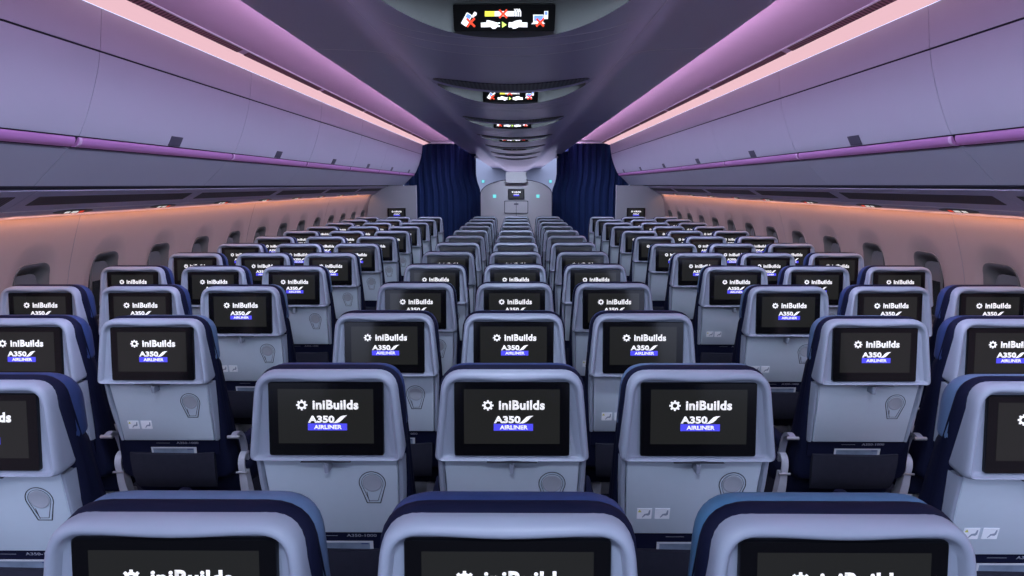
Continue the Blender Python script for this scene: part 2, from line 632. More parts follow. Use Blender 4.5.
W_D = -0.0046   # face of the display
SM = {
    'shell': me_shell(), 'bezel': me_bezel(),
    'display': plate(-0.133, 0.133, 0.938, 1.091, -0.0038, W_D, M_DISPLAY),
    'gear': me_gear(-0.0665, 1.0410, 0.0158, -0.0042, -0.0052, M_WHITE_LIT, PS),
    'wordmark': text_mesh('iniBuilds', -0.0362, 0.0912, 1.0275, 1.0565, -0.0044, 0.0008, 0.036, M_WHITE_LIT, 1.06, PS),
    'model': text_mesh('A350', -0.0498, 0.0240, 0.9868, 1.0088, -0.0044, 0.0008, 0.04, M_WHITE_LIT, 1.0, PS),
    'wing': me_wing(-0.0044, -0.0052, PS),
    'plate': plate(-0.0505, 0.0590, 1.109 - 0.145 * 0.924, 1.109 - 0.124 * 0.924, -0.0042, -0.0049, M_BLUE_LIT),
    'plate_text': text_mesh('AIRLINER', -0.0335, 0.0445, 0.9680, 0.9805, -0.0048, 0.0006, 0.03, M_WHITE_LIT, 1.0, PS),
    'tray': me_tray(), 'latch': me_tray_latch(), 'gap': me_latch_gap(), 'ring': me_cup_ring(), 'dish': me_cup_dish(), 'slot': me_cup_slot(),
    'rail_l': me_side_rail(-1), 'rail_r': me_side_rail(1),
    'placard': me_placard(), 'picto': me_placard_picto(), 'mark': me_placard_mark(),
    'back': me_back_trim(), 'band': me_pocket_band(), 'pocket': me_pocket(),
    'band_text': text_mesh('A350-1000', 0.022, 0.112, 0.6085, 0.6185, 0.0162, 0.0005, 0.015, M_PRINT, 1.0, PF),
    'band_line': plate(-0.060, -0.005, 0.6120, 0.6132, 0.0165, 0.0155, M_PRINT),
    'cushion': me_seat_cushion(), 'leg_l': me_leg(-1), 'leg_r': me_leg(1), 'beam': me_beam(),
    'pad': me_arm_pad(), 'bracket': me_arm_bracket(), 'pin': me_arm_pin(), 'cap': me_arm_cap(), 'bar': me_arm_bar(), 'arm_panel': me_arm_panel(),
}
for k in M_BLUE:
    SM['head_' + k] = me_headrest(M_BLUE[k])


def joined(keys, name):
    bm = bmesh.new()
    mats = []
    for k in keys:
        me = SM[k]
        n0 = len(bm.faces)
        bm.from_mesh(me)
        bm.faces.ensure_lookup_table()
        m = me.materials[0]
        if m not in mats:
            mats.append(m)
        for f in bm.faces[n0:]:
            f.material_index = mats.index(m)
    return finish(bm, name, mats, smooth=False, recalc=False)


SM['logo_small'] = joined(['gear', 'wordmark', 'model', 'wing', 'plate', 'plate_text'], 'logo')
SM['placard_small'] = None


def armrest(root, x):
    a = obj('armrest', SM['pad'], root, (x, 0, 0))
    obj('hinge_bracket', SM['bracket'], a)
    obj('hinge_pin', SM['pin'], a)
    obj('end_cap', SM['cap'], a)
    obj('cross_bar', SM['bar'], a)
    obj('side_panel', SM['arm_panel'], a)
    return a


def make_seat(x, y, label, group, tint, n, right_arm, placards=True):
    r = thing('airline_seat', label, 'seat', (x, y, 0), 0, group)
    full = n <= 4
    obj('screen_surround', SM['shell'], r)
    s = obj('screen', SM['bezel'], r)
    obj('display', SM['display'], s)
    if full:
        obj('gear_emblem', SM['gear'], s)
        obj('maker_lettering', SM['wordmark'], s)
        obj('model_lettering', SM['model'], s)
        obj('wing_emblem', SM['wing'], s)
        p = obj('blue_plate', SM['plate'], s)
        obj('plate_lettering', SM['plate_text'], s)
    else:
        obj('logo_lettering', SM['logo_small'], s)
    t = obj('tray_table', SM['tray'], r)
    obj('tray_latch', SM['latch'], t)
    if n <= 8:
        obj('latch_gap', SM['gap'], t)
        obj('cup_recess_outline', SM['ring'], t)
        obj('cup_dish', SM['dish'], t)
    if full:
        obj('cup_slot', SM['slot'], t)
        if placards:
            for i, px in enumerate((-0.1310, -0.0785)):
                tilt = (math.atan(0.18), 0, 0)
                q = obj('placard', SM['placard'], t, P(px, 0.700, 0.0080), tilt)
                obj('placard_pictogram', SM['picto'], t, P(px, 0.700, 0.0080), tilt)
                if i == 0:
                    obj('warning_mark', SM['mark'], t, P(px, 0.700, 0.0080), tilt)
    obj('edge_column', SM['rail_l'], r)
    obj('edge_column', SM['rail_r'], r)
    obj('seat_back', SM['back'], r)
    obj('headrest', SM['head_' + tint], r)
    b = obj('pocket_band', SM['band'], r)
    if full:
        obj('band_lettering', SM['band_text'], b)
        obj('band_line', SM['band_line'], b)
    obj('literature_pocket', SM['pocket'], r)
    obj('seat_cushion', SM['cushion'], r)
    obj('seat_beam', SM['beam'], r)
    obj('leg', SM['leg_l'], r)
    obj('leg', SM['leg_r'], r)
    armrest(r, -0.259)
    if right_arm:
        armrest(r, 0.259)
    return r


bm = bmesh.new()
prism(bm, [(0.100, 0.594), (-0.085, 0.594), (-0.083, 0.44), (0.098, 0.44)], 0.0160, 0.0145, f=PF)
ME_CARD = finish(bm, 'card', M_CARDW, smooth=False)
bm = bmesh.new()
prism(bm, [(0.090, 0.5885), (-0.077, 0.5885), (-0.075, 0.45), (0.088, 0.45)], 0.0146, 0.0140, f=PF)
ME_CARDF = finish(bm, 'card_front', M_CARD, smooth=False)
bm = bmesh.new()
prism(bm, [(0.086, 0.5870), (0.064, 0.5870), (0.064, 0.580), (0.086, 0.580)], 0.0141, 0.0137, f=PF)
ME_CARDB = finish(bm, 'card_badge', mat('card_badge_blue', (0.03, 0.05, 0.16), 0.5, 0.3), smooth=False)

ORD = ['first', 'second', 'third', 'fourth', 'fifth', 'sixth', 'seventh', 'eighth', 'ninth', 'tenth', 'eleventh', 'twelfth', 'thirteenth']
PITCH, SW = 0.80, 0.518
Y_CENTRE, Y_SIDE = 0.926, 0.822
X0 = 0.007


def card(x, y, where):
    c = thing('safety_card', where, 'card', (x, y, 0), 0, 'cards in the seat pockets')
    obj('card_sheet', ME_CARD, c)
    obj('card_picture', ME_CARDF, c)
    obj('card_badge', ME_CARDB, c)


for n in range(13):
    for ci, (col, tint) in enumerate((('left', 'steel'), ('middle', 'royal'), ('right', 'teal'))):
        x, y = X0 + (ci - 1) * SW, Y_CENTRE + n * PITCH
        tt = tint if n == 0 else ('royal' if (n + ci) % 3 else 'steel')
        tn = {'steel': 'steel-blue', 'royal': 'royal-blue', 'teal': 'teal-blue'}[tt]
        make_seat(x, y, f'{tn} topped seat in {col} column of centre block, {ORD[n]} row from the camera',
                  'seats of the centre block', tt, n, ci == 2)
        if n in (1, 2):
            card(x, y, f'white-edged card in pocket of {col} centre-block seat, {ORD[n]} row from the camera')
for side, sname in ((-1, 'left'), (1, 'right')):
    for n in range(1, 13):
        for ci, col in enumerate(('aisle', 'middle', 'window')):
            if n < ci + 1:
                continue
            x, y = X0 + side * ((1.396 if side < 0 else 1.385) + 0.512 * ci + (0.012 if n == 1 else 0.0)), Y_SIDE + n * PITCH
            tt = {0: 'steel' if n > 1 or side > 0 else 'royal', 1: 'royal', 2: 'royal'}[ci]
            tn = {'steel': 'steel-blue', 'royal': 'royal-blue', 'teal': 'teal-blue'}[tt]
            last = (side > 0 and ci == 2) or (side < 0 and ci == 0)
            make_seat(x, y, f'{tn} topped {col} seat of {sname} block, {ORD[n - 1]} row of that block from the camera',
                      f'seats of the {sname} block', tt, n, last, placards=not (side > 0 and n == 2))
            if n <= 3 and ci == 0:
                card(x, y, f'white-edged card in pocket of {sname}-block aisle seat, {ORD[n - 1]} row from the camera')

# ------------------------------------------------------------------ cabin shell
YB, YE = -1.2, 14.2            # cabin, aft end and curtain line
CX = -0.008                    # axis of ceiling
MOD = 1.70
BIN0 = 3.12 - MOD


def extr(bm, prof, y0, y1, side, t=0.0, ny=1, mi=0):
    """profile of (X,z) swept along Y; t > 0 gives it thickness to the outside of the cabin"""
    pts = [Vector(p) for p in prof]
    n = len(pts)
    off = []
    for i in range(n):
        d = (pts[min(i + 1, n - 1)] - pts[max(i - 1, 0)]).normalized()
        off.append(pts[i] + Vector((-d.y, d.x)) * t)
    poly = [tuple(p) for p in pts] + [tuple(p) for p in reversed(off)]
    rings = [[(side * x, y0 + (y1 - y0) * k / ny, z) for x, z in poly] for k in range(ny + 1)]
    loft(bm, rings, mi=mi)


# floor
bm = bmesh.new()
box(bm, -2.85, 2.85, YB, 25.6, -0.1, 0.0)
tag(obj('floor', finish(bm, 'floor', M_CARPET, smooth=False)), kind='structure')

# side walls with flared window recesses
WALLP = catmull([(2.602, 1.480), (2.655, 1.33), (2.715, 1.12), (2.752, 0.90), (2.758, 0.60), (2.735, 0.30), (2.70, 0.0)], 12)
WIN0, WPITCH = 3.585 - 0.655 * 2, 0.655
NWIN = 15


def sup(dy, dz, a, b, p=2.6):
    return (abs(dy / a) ** p + abs(dz / b) ** p) ** (1 / p)


def sstep(a, b, x):
    t = max(0.0, min(1.0, (x - a) / (b - a)))
    return t * t * (3 - 2 * t)


WZ = 0.975


def wall_disp(y, z):
    k = round((y - WIN0) / WPITCH)
    if not 0 <= k < NWIN:
        return 0.0
    dy = y - (WIN0 + k * WPITCH)
    o = sup(dy, z - WZ, 0.215, 0.35, 2.4)
    i = sup(dy, z - WZ, 0.127, 0.224, 4.0)
    d = 0.026 * (1 - sstep(0.45, 1.05, o))
    d += 0.08 * (1 - sstep(0.94, 1.04, i))
    return d


for side, sname in ((-1, 'left'), (1, 'right')):
    bm = bmesh.new()
    ys = []
    y = YB
    while y < 14.3:
        ys.append(y)
        y += 0.0125 if WIN0 - 0.4 < y < 11.9 else 0.2
    zs = [p for p in WALLP]
    dense = []
    for a, b in zip(zs, zs[1:]):
        for k in range(2):
            dense.append((a[0] + (b[0] - a[0]) * k / 2, a[1] + (b[1] - a[1]) * k / 2))
    dense.append(zs[-1])
    grid = [[bm.verts.new((side * (x + wall_disp(y, z)), y, z)) for x, z in dense] for y in ys]
    for ja, (a, b) in enumerate(zip(grid, grid[1:])):
        for i in range(len(dense) - 1):
            f = bm.faces.new((a[i], a[i + 1], b[i + 1], b[i]))
            yy, zz = (ys[ja] + ys[ja + 1]) / 2, (dense[i][1] + dense[i + 1][1]) / 2
            k = round((yy - WIN0) / WPITCH)
            if 0 <= k < NWIN and sup(yy - WIN0 - k * WPITCH, zz - WZ, 0.127, 0.224, 4.0) < 1.06:
                f.material_index = 1
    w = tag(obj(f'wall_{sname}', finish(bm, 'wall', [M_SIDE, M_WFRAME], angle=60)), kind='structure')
    # vertical joints of the lining
    for q, jy in enumerate((3.87, 3.87 + 2 * 1.31, 3.87 + 4 * 1.31, 3.87 + 6 * 1.31)):
        bm = bmesh.new()
        extr(bm, [(x - 0.0015, z) for x, z in WALLP], jy - 0.001, jy + 0.001, side, 0.001)
        obj('lining_joint', finish(bm, 'joint', M_SIDEGREY, smooth=False), w)
    for k in range(NWIN):
        wy = WIN0 + k * WPITCH
        fr = fillet([(0.105, WZ + 0.185), (-0.105, WZ + 0.185), (-0.105, WZ - 0.185), (0.105, WZ - 0.185)], 0.06, 6)
        bm = bmesh.new()
        X = 2.735 + 0.052
        f = lambda yy, z, xx: (side * xx, wy + yy, z)
        loft(bm, [[f(a, b, X - 0.012) for a, b in fr], [f(a, b, X + 0.03) for a, b in fr]])
        wi = tag(obj(f'window_{k + 1 + (0 if side < 0 else NWIN)}', finish(bm, 'pane', M_PANE)), kind='structure')
        bm = bmesh.new()
        sc = lambda s: [(a * s, WZ + (b - WZ) * s) for a, b in fr]
        wx = lambda z: next(p[0] + (q[0] - p[0]) * (p[1] - z) / (p[1] - q[1]) for p, q in zip(WALLP, WALLP[1:]) if p[1] >= z >= q[1])
        wd = lambda a, b: wx(b) + 0.026 * (1 - sstep(0.45, 1.05, sup(a, b - WZ, 0.215, 0.35, 2.4)))
        loft(bm, [[f(a, b, wd(a, b) + 0.010) for a, b in sc(1.32)], [f(a, b, wd(a, b) - 0.0045) for a, b in sc(1.28)], [f(a, b, wd(a, b) - 0.0045) for a, b in sc(1.20)],
                  [f(a, b, wd(a, b) + 0.002) for a, b in sc(1.14)], [f(a, b, X - 0.018) for a, b in sc(0.97)], [f(a, b, X - 0.010) for a, b in sc(0.95)]], False, False)
        obj('window_frame', finish(bm, 'frame', M_WFRAME), wi)
        bm = bmesh.new()
        top = [(a, b) for a, b in sc(0.94) if b > WZ + 0.05]
        top = sorted(top, key=lambda p: -p[0])
        pl = top + [(-0.0985, WZ + 0.05), (0.0985, WZ + 0.05)]
        loft(bm, [[f(a, b, X - 0.011) for a, b in pl], [f(a, b, X - 0.016) for a, b in pl]])
        obj('window_shade', finish(bm, 'shade', M_WFRAME, smooth=False), wi)

# overhead bins
BINP = catmull([(1.896, 2.456), (1.908, 2.36), (1.922, 2.267), (1.947, 2.163), (2.0, 2.012), (2.062, 1.882), (2.122, 1.821), (2.205, 1.742), (2.318, 1.635)], 8)


def seg(z0, z1):
    """piece of the bin profile between two heights (z0 > z1)"""
    out = []
    for a, b in zip(BINP, BINP[1:]):
        for zz in (z0, z1):
            if a[1] > zz > b[1]:
                t = (a[1] - zz) / (a[1] - b[1])
                out.append((a[0] + (b[0] - a[0]) * t, zz))
        if z1 < b[1] < z0:
            out.append(b)
    out = sorted(set([p for p in out] + [p for p in BINP[:1] if z1 < p[1] <= z0]), key=lambda p: -p[1])
    return out


def bin_parts(side):
    g = 0.0018
    L = MOD
    res = {}
    bm = bmesh.new()
    core = [(x + 0.010, z) for x, z in BINP] + [(2.56, 1.64), (2.60, 2.0), (2.45, 2.44)]
    loft(bm, [[(side * x, 0.001, z) for x, z in core], [(side * x, L - 0.001, z) for x, z in core]])
    res['core'] = finish(bm, 'core', M_BINCORE, smooth=False)
    for nm, z0, z1 in (('fascia', 2.457, 2.271), ('door', 2.262, 1.8815), ('lower', 1.8235, 1.6440)):
        bm = bmesh.new()
        extr(bm, seg(z0, z1), g, L - g, side, 0.0095)
        res[nm] = finish(bm, nm, M_BIN, angle=40)
    # half round hand rail, purple light put into its material
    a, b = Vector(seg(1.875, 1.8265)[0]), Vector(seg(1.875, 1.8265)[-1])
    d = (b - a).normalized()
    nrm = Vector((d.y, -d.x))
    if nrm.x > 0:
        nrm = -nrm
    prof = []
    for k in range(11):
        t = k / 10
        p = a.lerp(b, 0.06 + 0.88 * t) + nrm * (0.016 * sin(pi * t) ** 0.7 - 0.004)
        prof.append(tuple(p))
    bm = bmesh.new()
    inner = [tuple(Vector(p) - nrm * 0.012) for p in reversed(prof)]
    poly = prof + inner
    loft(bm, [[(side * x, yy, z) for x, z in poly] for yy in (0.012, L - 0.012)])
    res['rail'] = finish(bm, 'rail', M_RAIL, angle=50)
    # rail end sleeve
    bm = bmesh.new()
    pol2 = [tuple(Vector(p) + nrm * 0.002) for p in prof] + inner
    loft(bm, [[(side * x, yy, z) for x, z in pol2] for yy in (0.016, 0.036)])
    res['sleeve'] = finish(bm, 'sleeve', mat('rail_sleeve', (0.55, 0.40, 0.58), 0.3, 0.5) if 'rail_sleeve' not in MATS else MATS['rail_sleeve'], angle=50)
    # latch
    bm = bmesh.new()
    extr(bm, [(x - 0.003, z) for x, z in seg(1.938, 1.884)], L / 2 - 0.065, L / 2 + 0.065, side, 0.008)
    res['latch'] = finish(bm, 'latch', M_LATCH, smooth=False)
    return res


PSU_A, PSU_B = Vector((2.300, 1.642)), Vector((2.598, 1.475))
PSU_D = (PSU_B - PSU_A).normalized()
PSU_N = Vector((PSU_D.y, -PSU_D.x))
if PSU_N.y > 0:
    PSU_N = -PSU_N


def psu_parts(side):
    res = {}
    L = MOD
    q = lambda s, d: tuple(PSU_A.lerp(PSU_B, s) + PSU_N * d)
    bm = bmesh.new()
    prof = [q(0.100, -0.004), q(0.102, 0.003), q(0.70, 0.003), q(0.72, 0.0), q(1.0, 0.0), q(1.0, -0.010), q(0.130, -0.010)]
    loft(bm, [[(side * x, yy, z) for x, z in prof] for yy in (0.002, L - 0.002)])
    res['panel'] = finish(bm, 'psu', M_PSU, smooth=False)
    bm = bmesh.new()
    prof = [q(0.27, 0.003), q(0.27, 0.0052), q(0.535, 0.0052), q(0.535, 0.003)]
    loft(bm, [[(side * x, yy, z) for x, z in prof] for yy in (0.08, L - 0.08)])
    res['grille'] = finish(bm, 'grille', M_GRILLE, smooth=False)
    bm = bmesh.new()
    loft(bm, [[(side * x, yy, z) for x, z in [(2.305, 1.650), (2.305, 1.643), (2.3220, 1.6290), (2.335, 1.632), (2.335, 1.650)]] for yy in (0.001, L - 0.001)])
    res['gap'] = finish(bm, 'gap', M_BINCORE, smooth=False)
    bm = bmesh.new()
    prof = [q(0.735, -0.002), q(0.735, 0.003), q(0.75, 0.003), q(0.75, -0.002)]
    loft(bm, [[(side * x, yy, z) for x, z in prof] for yy in (0.004, L - 0.004)])
    res['bead'] = finish(bm, 'bead', M_SEAM, smooth=False)
    return res


ends = {'left': -1, 'right': 1}
for sname, side in ends.items():
    bp, pp = bin_parts(side), psu_parts(side)
    for k in range(8):
        y0 = BIN0 + k * MOD
        if y0 > 13.0:
            continue
        o = thing('overhead_bin', f'closed overhead bin with purple-lit rail, {ORD[k]} from the camera on the {sname} side', 'overhead bin', (0, y0, 0), 0, f'overhead bins on the {sname}')
        for nm, key in (('bin_body', 'core'), ('upper_fascia', 'fascia'), ('bin_door', 'door'), ('lower_panel', 'lower'), ('hand_rail', 'rail')):
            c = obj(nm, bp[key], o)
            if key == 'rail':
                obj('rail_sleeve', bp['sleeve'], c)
            if key == 'door':
                obj('door_latch', bp['latch'], c)
        obj('shadow_gap', pp['gap'], o)
        o2 = thing('service_panel', f'grey service panel with dark grille below {ORD[k]} {sname} overhead bin', 'panel', (0, y0 + 0.05, 0), 0, f'service panels on the {sname}')
        obj('panel_body', pp['panel'], o2)
        obj('grille', pp['grille'], o2)
        obj('bead', pp['bead'], o2)

# little lit seat signs in the service panels
def shape(bm, polys, y0, y1, f):
    for mi, pl in polys:
        prism(bm, pl, y0, y1, mi=mi, f=f)


def me_mini(side):
    bm = bmesh.new()
    q = lambda s, d: PSU_A.lerp(PSU_B, s) + PSU_N * d
    lens = [(0.17 * cos(2 * pi * k / 28), 0.070 * sin(2 * pi * k / 28)) for k in range(28)]
    f = lambda u, s, d: (side * q(0.835 + s, d).x, u, q(0.835 + s, d).y)
    loft(bm, [[f(u, s, 0.0004) for u, s in lens], [f(u, s, 0.002) for u, s in lens], [f(u * 0.93, s * 0.9, 0.004) for u, s in lens]])
    a = finish(bm, 'mini', M_POCKETGREY)
    bm = bmesh.new()
    prism(bm, fillet([(0.092, 0.044), (-0.092, 0.044), (-0.092, -0.044), (0.092, -0.044)], 0.01, 3), 0.0035, 0.0055, f=lambda x, z, y: f(x, z, y))
    b = finish(bm, 'face', M_SIGNBLACK, smooth=False)
    out = []
    for poly, m in (([(-0.078, -0.03), (-0.040, -0.03), (-0.040, 0.03), (-0.078, 0.03)], M_SW),
                    ([(-0.020, -0.03), (0.030, -0.03), (0.030, 0.03), (-0.020, 0.03)], M_SW),
                    ([(0.045, -0.03), (0.078, -0.03), (0.078, 0.03), (0.045, 0.03)], M_SR)):
        bm = bmesh.new()
        prism(bm, [(u, s) for u, s in poly], 0.0050, 0.0062, f=lambda x, z, y: f(x, z, y))
        out.append(finish(bm, 'glyph', m, smooth=False))
    return a, b, out


for sname, side in ends.items():
    a, b, gl = me_mini(side)
    for k in range(8):
        y = 3.735 + 0.957 * k
        o = thing('seat_sign', f'small lit sign in lens-shaped housing under {sname} bins, {ORD[k]} from the camera', 'sign', (0, y, 0), 0, f'small signs under the {sname} bins')
        obj('sign_housing', a, o)
        fo = obj('sign_face', b, o)
        for g in gl:
            obj('sign_symbol', g, fo)

# cove lights, grilles and cove ceiling
STRIP = [(1.905, 2.462), (1.86, 2.482), (1.790, 2.502)]
for sname, side in ends.items():
    t = thing('cove_light', f'long pink light strip above the {sname} overhead bins', 'light', (0, 0, 0))
    bm = bmesh.new()
    extr(bm, STRIP, YB, 13.95, side, -0.006)
    obj('diffuser', finish(bm, 'diffuser', M_PINK, smooth=False), t)
    bm = bmesh.new()
    extr(bm, [(1.790, 2.502), (1.742, 2.522)], YB, 13.95, side, -0.006)
    obj('mounting_strip', finish(bm, 'mount', M_COVE, smooth=False), t)
    bm = bmesh.new()
    extr(bm, [(1.744, 2.517), (1.736, 2.520)], YB, 13.95, side, 0.006)
    obj('edge_bead', finish(bm, 'bead', M_SEAM, smooth=False), t)
    bm = bmesh.new()
    extr(bm, [(1.788, 2.500), (1.748, 2.5165)], 0.05, MOD - 0.05, side, 0.004)
    gm = finish(bm, 'cove_grille', M_COVEGRILLE, smooth=False)
    for k in range(8):
        obj('air_grille', gm, t, (0, 0.98 + k * MOD, 0))
    bm = bmesh.new()
    extr(bm, catmull([(1.740, 2.523), (1.55, 2.553), (1.30, 2.560), (1.10, 2.53), (0.96, 2.43), (0.935, 2.30)], 5), YB, 14.0, side, -0.01)
    o = obj(f'trim_{1 if side < 0 else 2}', finish(bm, 'cove', M_COVE, angle=60))
    tag(o, kind='structure')

# central ceiling, swept along the cabin with sign niches
CP = [(0.0, 2.112), (0.11, 2.115), (0.22, 2.124), (0.33, 2.141), (0.42, 2.170), (0.50, 2.218), (0.57, 2.256), (0.64, 2.272), (0.76, 2.279), (0.88, 2.283), (0.935, 2.288), (0.945, 2.296), (0.938, 2.31)]
CPD = catmull(CP, 4)
YC_END = 25.2
NICHE_W = 0.40
SIGN_D0 = 2.075
NNICHE = 7


def niche_rows(k):
    """y offset at centre, curvature towards the ends, lift"""
    yf = SIGN_D0 + 0.075 + k * MOD
    return [(yf - 0.55, -0.10, 0.0), (yf - 0.545, -0.10, 1.0), (yf - 0.10, -0.44, 1.0), (yf - 0.075, -0.46, 0.92), (yf, -0.52, 0.0)]


rows = [(YB, 0, 0)]
for k in range(-1, NNICHE):
    rows += [(niche_rows(k)[0][0] - 0.25, 0, 0)] + niche_rows(k) + [(niche_rows(k)[-1][0] + 0.15, 0, 0)]
rows.append((YC_END, 0, 0))
rows.sort(key=lambda r: r[0])
xs = [(-x, z) for x, z in reversed(CPD[1:])] + list(CPD)
bm = bmesh.new()
vg = []
LIFT = 0.115
for (yy, cv, lift) in rows:
    line = []
    for x, z in xs:
        t = min(1.0, abs(x) / NICHE_W)
        amp = LIFT * (1 - t * t) if t < 1 else 0.0
        line.append(bm.verts.new((CX + x, yy + cv * t * t * (t if cv < -0.2 else 1), z + lift * amp)))
    vg.append(line)
n_in = lambda i: abs(xs[i][0]) < NICHE_W
for r in range(len(vg) - 1):
    lift = rows[r][2] > 0.5 or rows[r + 1][2] > 0.5
    for i in range(len(xs) - 1):
        f = bm.faces.new((vg[r][i], vg[r][i + 1], vg[r + 1][i + 1], vg[r + 1][i]))
        if lift and abs(xs[i][0]) < NICHE_W - 0.005 and abs(xs[i + 1][0]) < NICHE_W - 0.005:
            f.material_index = 1
ceil = tag(obj('ceiling', finish(bm, 'ceiling', [M_CEIL, M_POCKETGREY], angle=38)), kind='structure')


def zc(x):
    x = abs(x)
    for a, b in zip(CPD, CPD[1:]):
        if a[0] <= x <= b[0]:
            return a[1] + (b[1] - a[1]) * (x - a[0]) / max(1e-6, b[0] - a[0])
    return CPD[-1][1]


def ceil_strip(pts, w):
    """thin joint line lying on the underside of the ceiling: pts of (x,y)"""
    bm = bmesh.new()
    rings = []
    P3 = [Vector((CX + x, y, zc(x) - 0.0008)) for x, y in pts]
    for i, p in enumerate(P3):
        d = (P3[min(i + 1, len(P3) - 1)] - P3[max(i - 1, 0)]).normalized()
        s = Vector((d.y, -d.x, 0)).normalized() * w / 2
        e = Vector((s.x, s.y, 0))
        za = zc(p.x - CX + e.x) - zc(p.x - CX)
        zb = zc(p.x - CX - e.x) - zc(p.x - CX)
        rings.append([p + e + Vector((0, 0, za)), p - e + Vector((0, 0, zb)), p - e + Vector((0, 0, zb + 0.003)), p + e + Vector((0, 0, za + 0.003))])
    loft(bm, rings)
    return finish(bm, 'joint', M_SEAM, smooth=False)


for s in (-1, 1):
    obj('long_joint', ceil_strip([(s * 0.495, YB), (s * 0.495, 13.5)], 0.0035), ceil)
    for k in range(6):
        yj = 3.17 + k * 2 * MOD
        if yj < 13:
            obj('cross_joint', ceil_strip([(s * (0.495 + 0.02 * i), yj) for i in range(22)], 0.006), ceil)
for k in range(4):
    for dy in (0.10, 0.22, 0.36):
        yj = SIGN_D0 + k * MOD + dy
        obj('cross_joint', ceil_strip([(0.022 * i, yj - 0.05 * (i / 18) ** 2) for i in range(-18, 19)], 0.003), ceil)

# dark curved air slots just aft of each niche
bm = bmesh.new()
n = 40
lo, hi = [], []
for i in range(n + 1):
    x = -0.375 + 0.75 * i / n
    t = (x / 0.375)
    yb = -0.10 * t * t
    th = 0.20 * (1 - t ** 4) ** 0.7 if abs(t) < 1 else 0
    lo.append((x, yb - th))
    hi.append((x, yb))
rg = []
for (xa, ya), (xb, yb) in zip(lo, hi):
    rg.append([(CX + xa, ya, zc(xa) - 0.004), (CX + xb, yb + 0.001, zc(xb) - 0.004), (CX + xb, yb + 0.001, zc(xb) + 0.01), (CX + xa, ya, zc(xa) + 0.01)])
loft(bm, rg)
ME_SLOT = finish(bm, 'slot', M_VENT, smooth=False)
bm = bmesh.new()
for edge in (hi,):
    rg = []
    for (xb, yb) in edge:
        c = Vector((CX + xb, yb + 0.003, zc(xb) - 0.006))
        rg.append([c + Vector((0, 0.008 * cos(2 * pi * k / 6), 0.007 * sin(2 * pi * k / 6))) for k in range(6)])
    loft(bm, rg)
ME_SLOTLIP = finish(bm, 'slot_lip', M_CEIL)
for k in range(NNICHE):
    y = niche_rows(k)[0][0]
    if y < 1.6:
        continue
    o = thing('air_slot', f'dark curved air slot in ceiling centre, {ORD[k - 1]} from the camera', 'air vent', (0, y - 0.004, 0), 0, 'ceiling air slots')
    obj('louvre', ME_SLOT, o)
    obj('slot_lip', ME_SLOTLIP, o)

# lit passenger signs, facing aft and down
def X_poly(cx, cz, s, w):
    """red cross as one closed outline"""
    pts = []
    base = [(w, 0), (s, s - w), (s - w, s), (0, w)]
    for q in range(4):
        c, sn = cos(q * pi / 2), sin(q * pi / 2)
        for x, z in base[:3]:
            pts.append((cx + x * c - z * sn, cz + x * sn + z * c))
    return pts


def rect(x0, x1, z0, z1):
    return [(x1, z1), (x0, z1), (x0, z0), (x1, z0)]


def rot(pl, cx, cz, a):
    c, s = cos(a), sin(a)
    return [(cx + (x - cx) * c - (z - cz) * s, cz + (x - cx) * s + (z - cz) * c) for x, z in pl]


def sign_mesh(layers, mats):
    bm = bmesh.new()
    for li, (mi, pl) in enumerate(layers):
        prism(bm, pl, -0.001, -0.0024 - 0.0006 * li, mi=mi)
    return finish(bm, 'pictogram', mats, smooth=False)


SC = 0.309 / 832.0   # sign photo units -> metres
U = lambda u: (u - 464) * SC
V = lambda v: (150 - v) * SC * 1.0 * (0.078 / 0.309) * (832 / 212)
up = lambda pts: [(U(a), V(b)) for a, b in pts]
urect = lambda a, b, c, d: up([(b, c), (a, c), (a, d), (b, d)])
uX = lambda cx, cy, s, w: up([(cx + x, cy - z * 1.0) for x, z in X_poly(0, 0, s, w)])
phone = sign_mesh([
    (0, up([(160, 103), (205, 130), (150, 218), (107, 190)])),
    (1, up([(164, 113), (196, 132), (178, 158), (147, 139)])),
    (0, up([(196, 135), (222, 98), (240, 108), (238, 125), (220, 136), (208, 148)])),
    (2, uX(188, 184, 38, 11))], [M_SW, M_SB, M_SR])
cig = sign_mesh([
    (0, urect(384, 548, 96, 136)), (1, urect(306, 386, 96, 136)),
    (0, up([(552, 136), (552, 104), (543, 78), (556, 78), (566, 104), (566, 136)])),
    (0, up([(572, 136), (572, 104), (560, 78), (572, 76), (584, 100), (584, 136)])),
    (0, up([(590, 136), (590, 104), (578, 80), (590, 76), (603, 100), (603, 136)])),
    (2, uX(455, 116, 36, 10))], [M_SW, M_SY, M_SR])
belt = sign_mesh([
    (0, up([(270, 186), (318, 184), (316, 168), (335, 166), (372, 176), (405, 186), (428, 184), (428, 194), (412, 196), (412, 206), (428, 208), (428, 219), (404, 220), (392, 234), (370, 236), (348, 220), (270, 222)])),
    (1, up([(444, 176), (446, 226), (482, 202)])),
    (0, up([(654, 186), (606, 184), (608, 168), (588, 166), (552, 172), (528, 184), (500, 184), (498, 222), (524, 222), (534, 234), (560, 232), (580, 220), (654, 222)]))], [M_SW, M_SG])
laptop = sign_mesh([
    (0, up([(700, 124), (786, 124), (784, 182), (800, 196), (686, 198), (702, 182)])),
    (1, up([(708, 131), (780, 131), (778, 172), (708, 172)])),
    (0, urect(790, 822, 96, 158)), (1, urect(796, 816, 102, 124)),
    (2, uX(758, 184, 36, 11))], [M_SW, M_SB, M_SR])
bm = bmesh.new()
loft(bm, [[(x, 0.012, z) for x, z in fillet(rect(-0.1545, 0.1545, -0.039, 0.039), 0.005, 3)], [(x, -0.001, z) for x, z in fillet(rect(-0.1545, 0.1545, -0.039, 0.039), 0.005, 3)]])
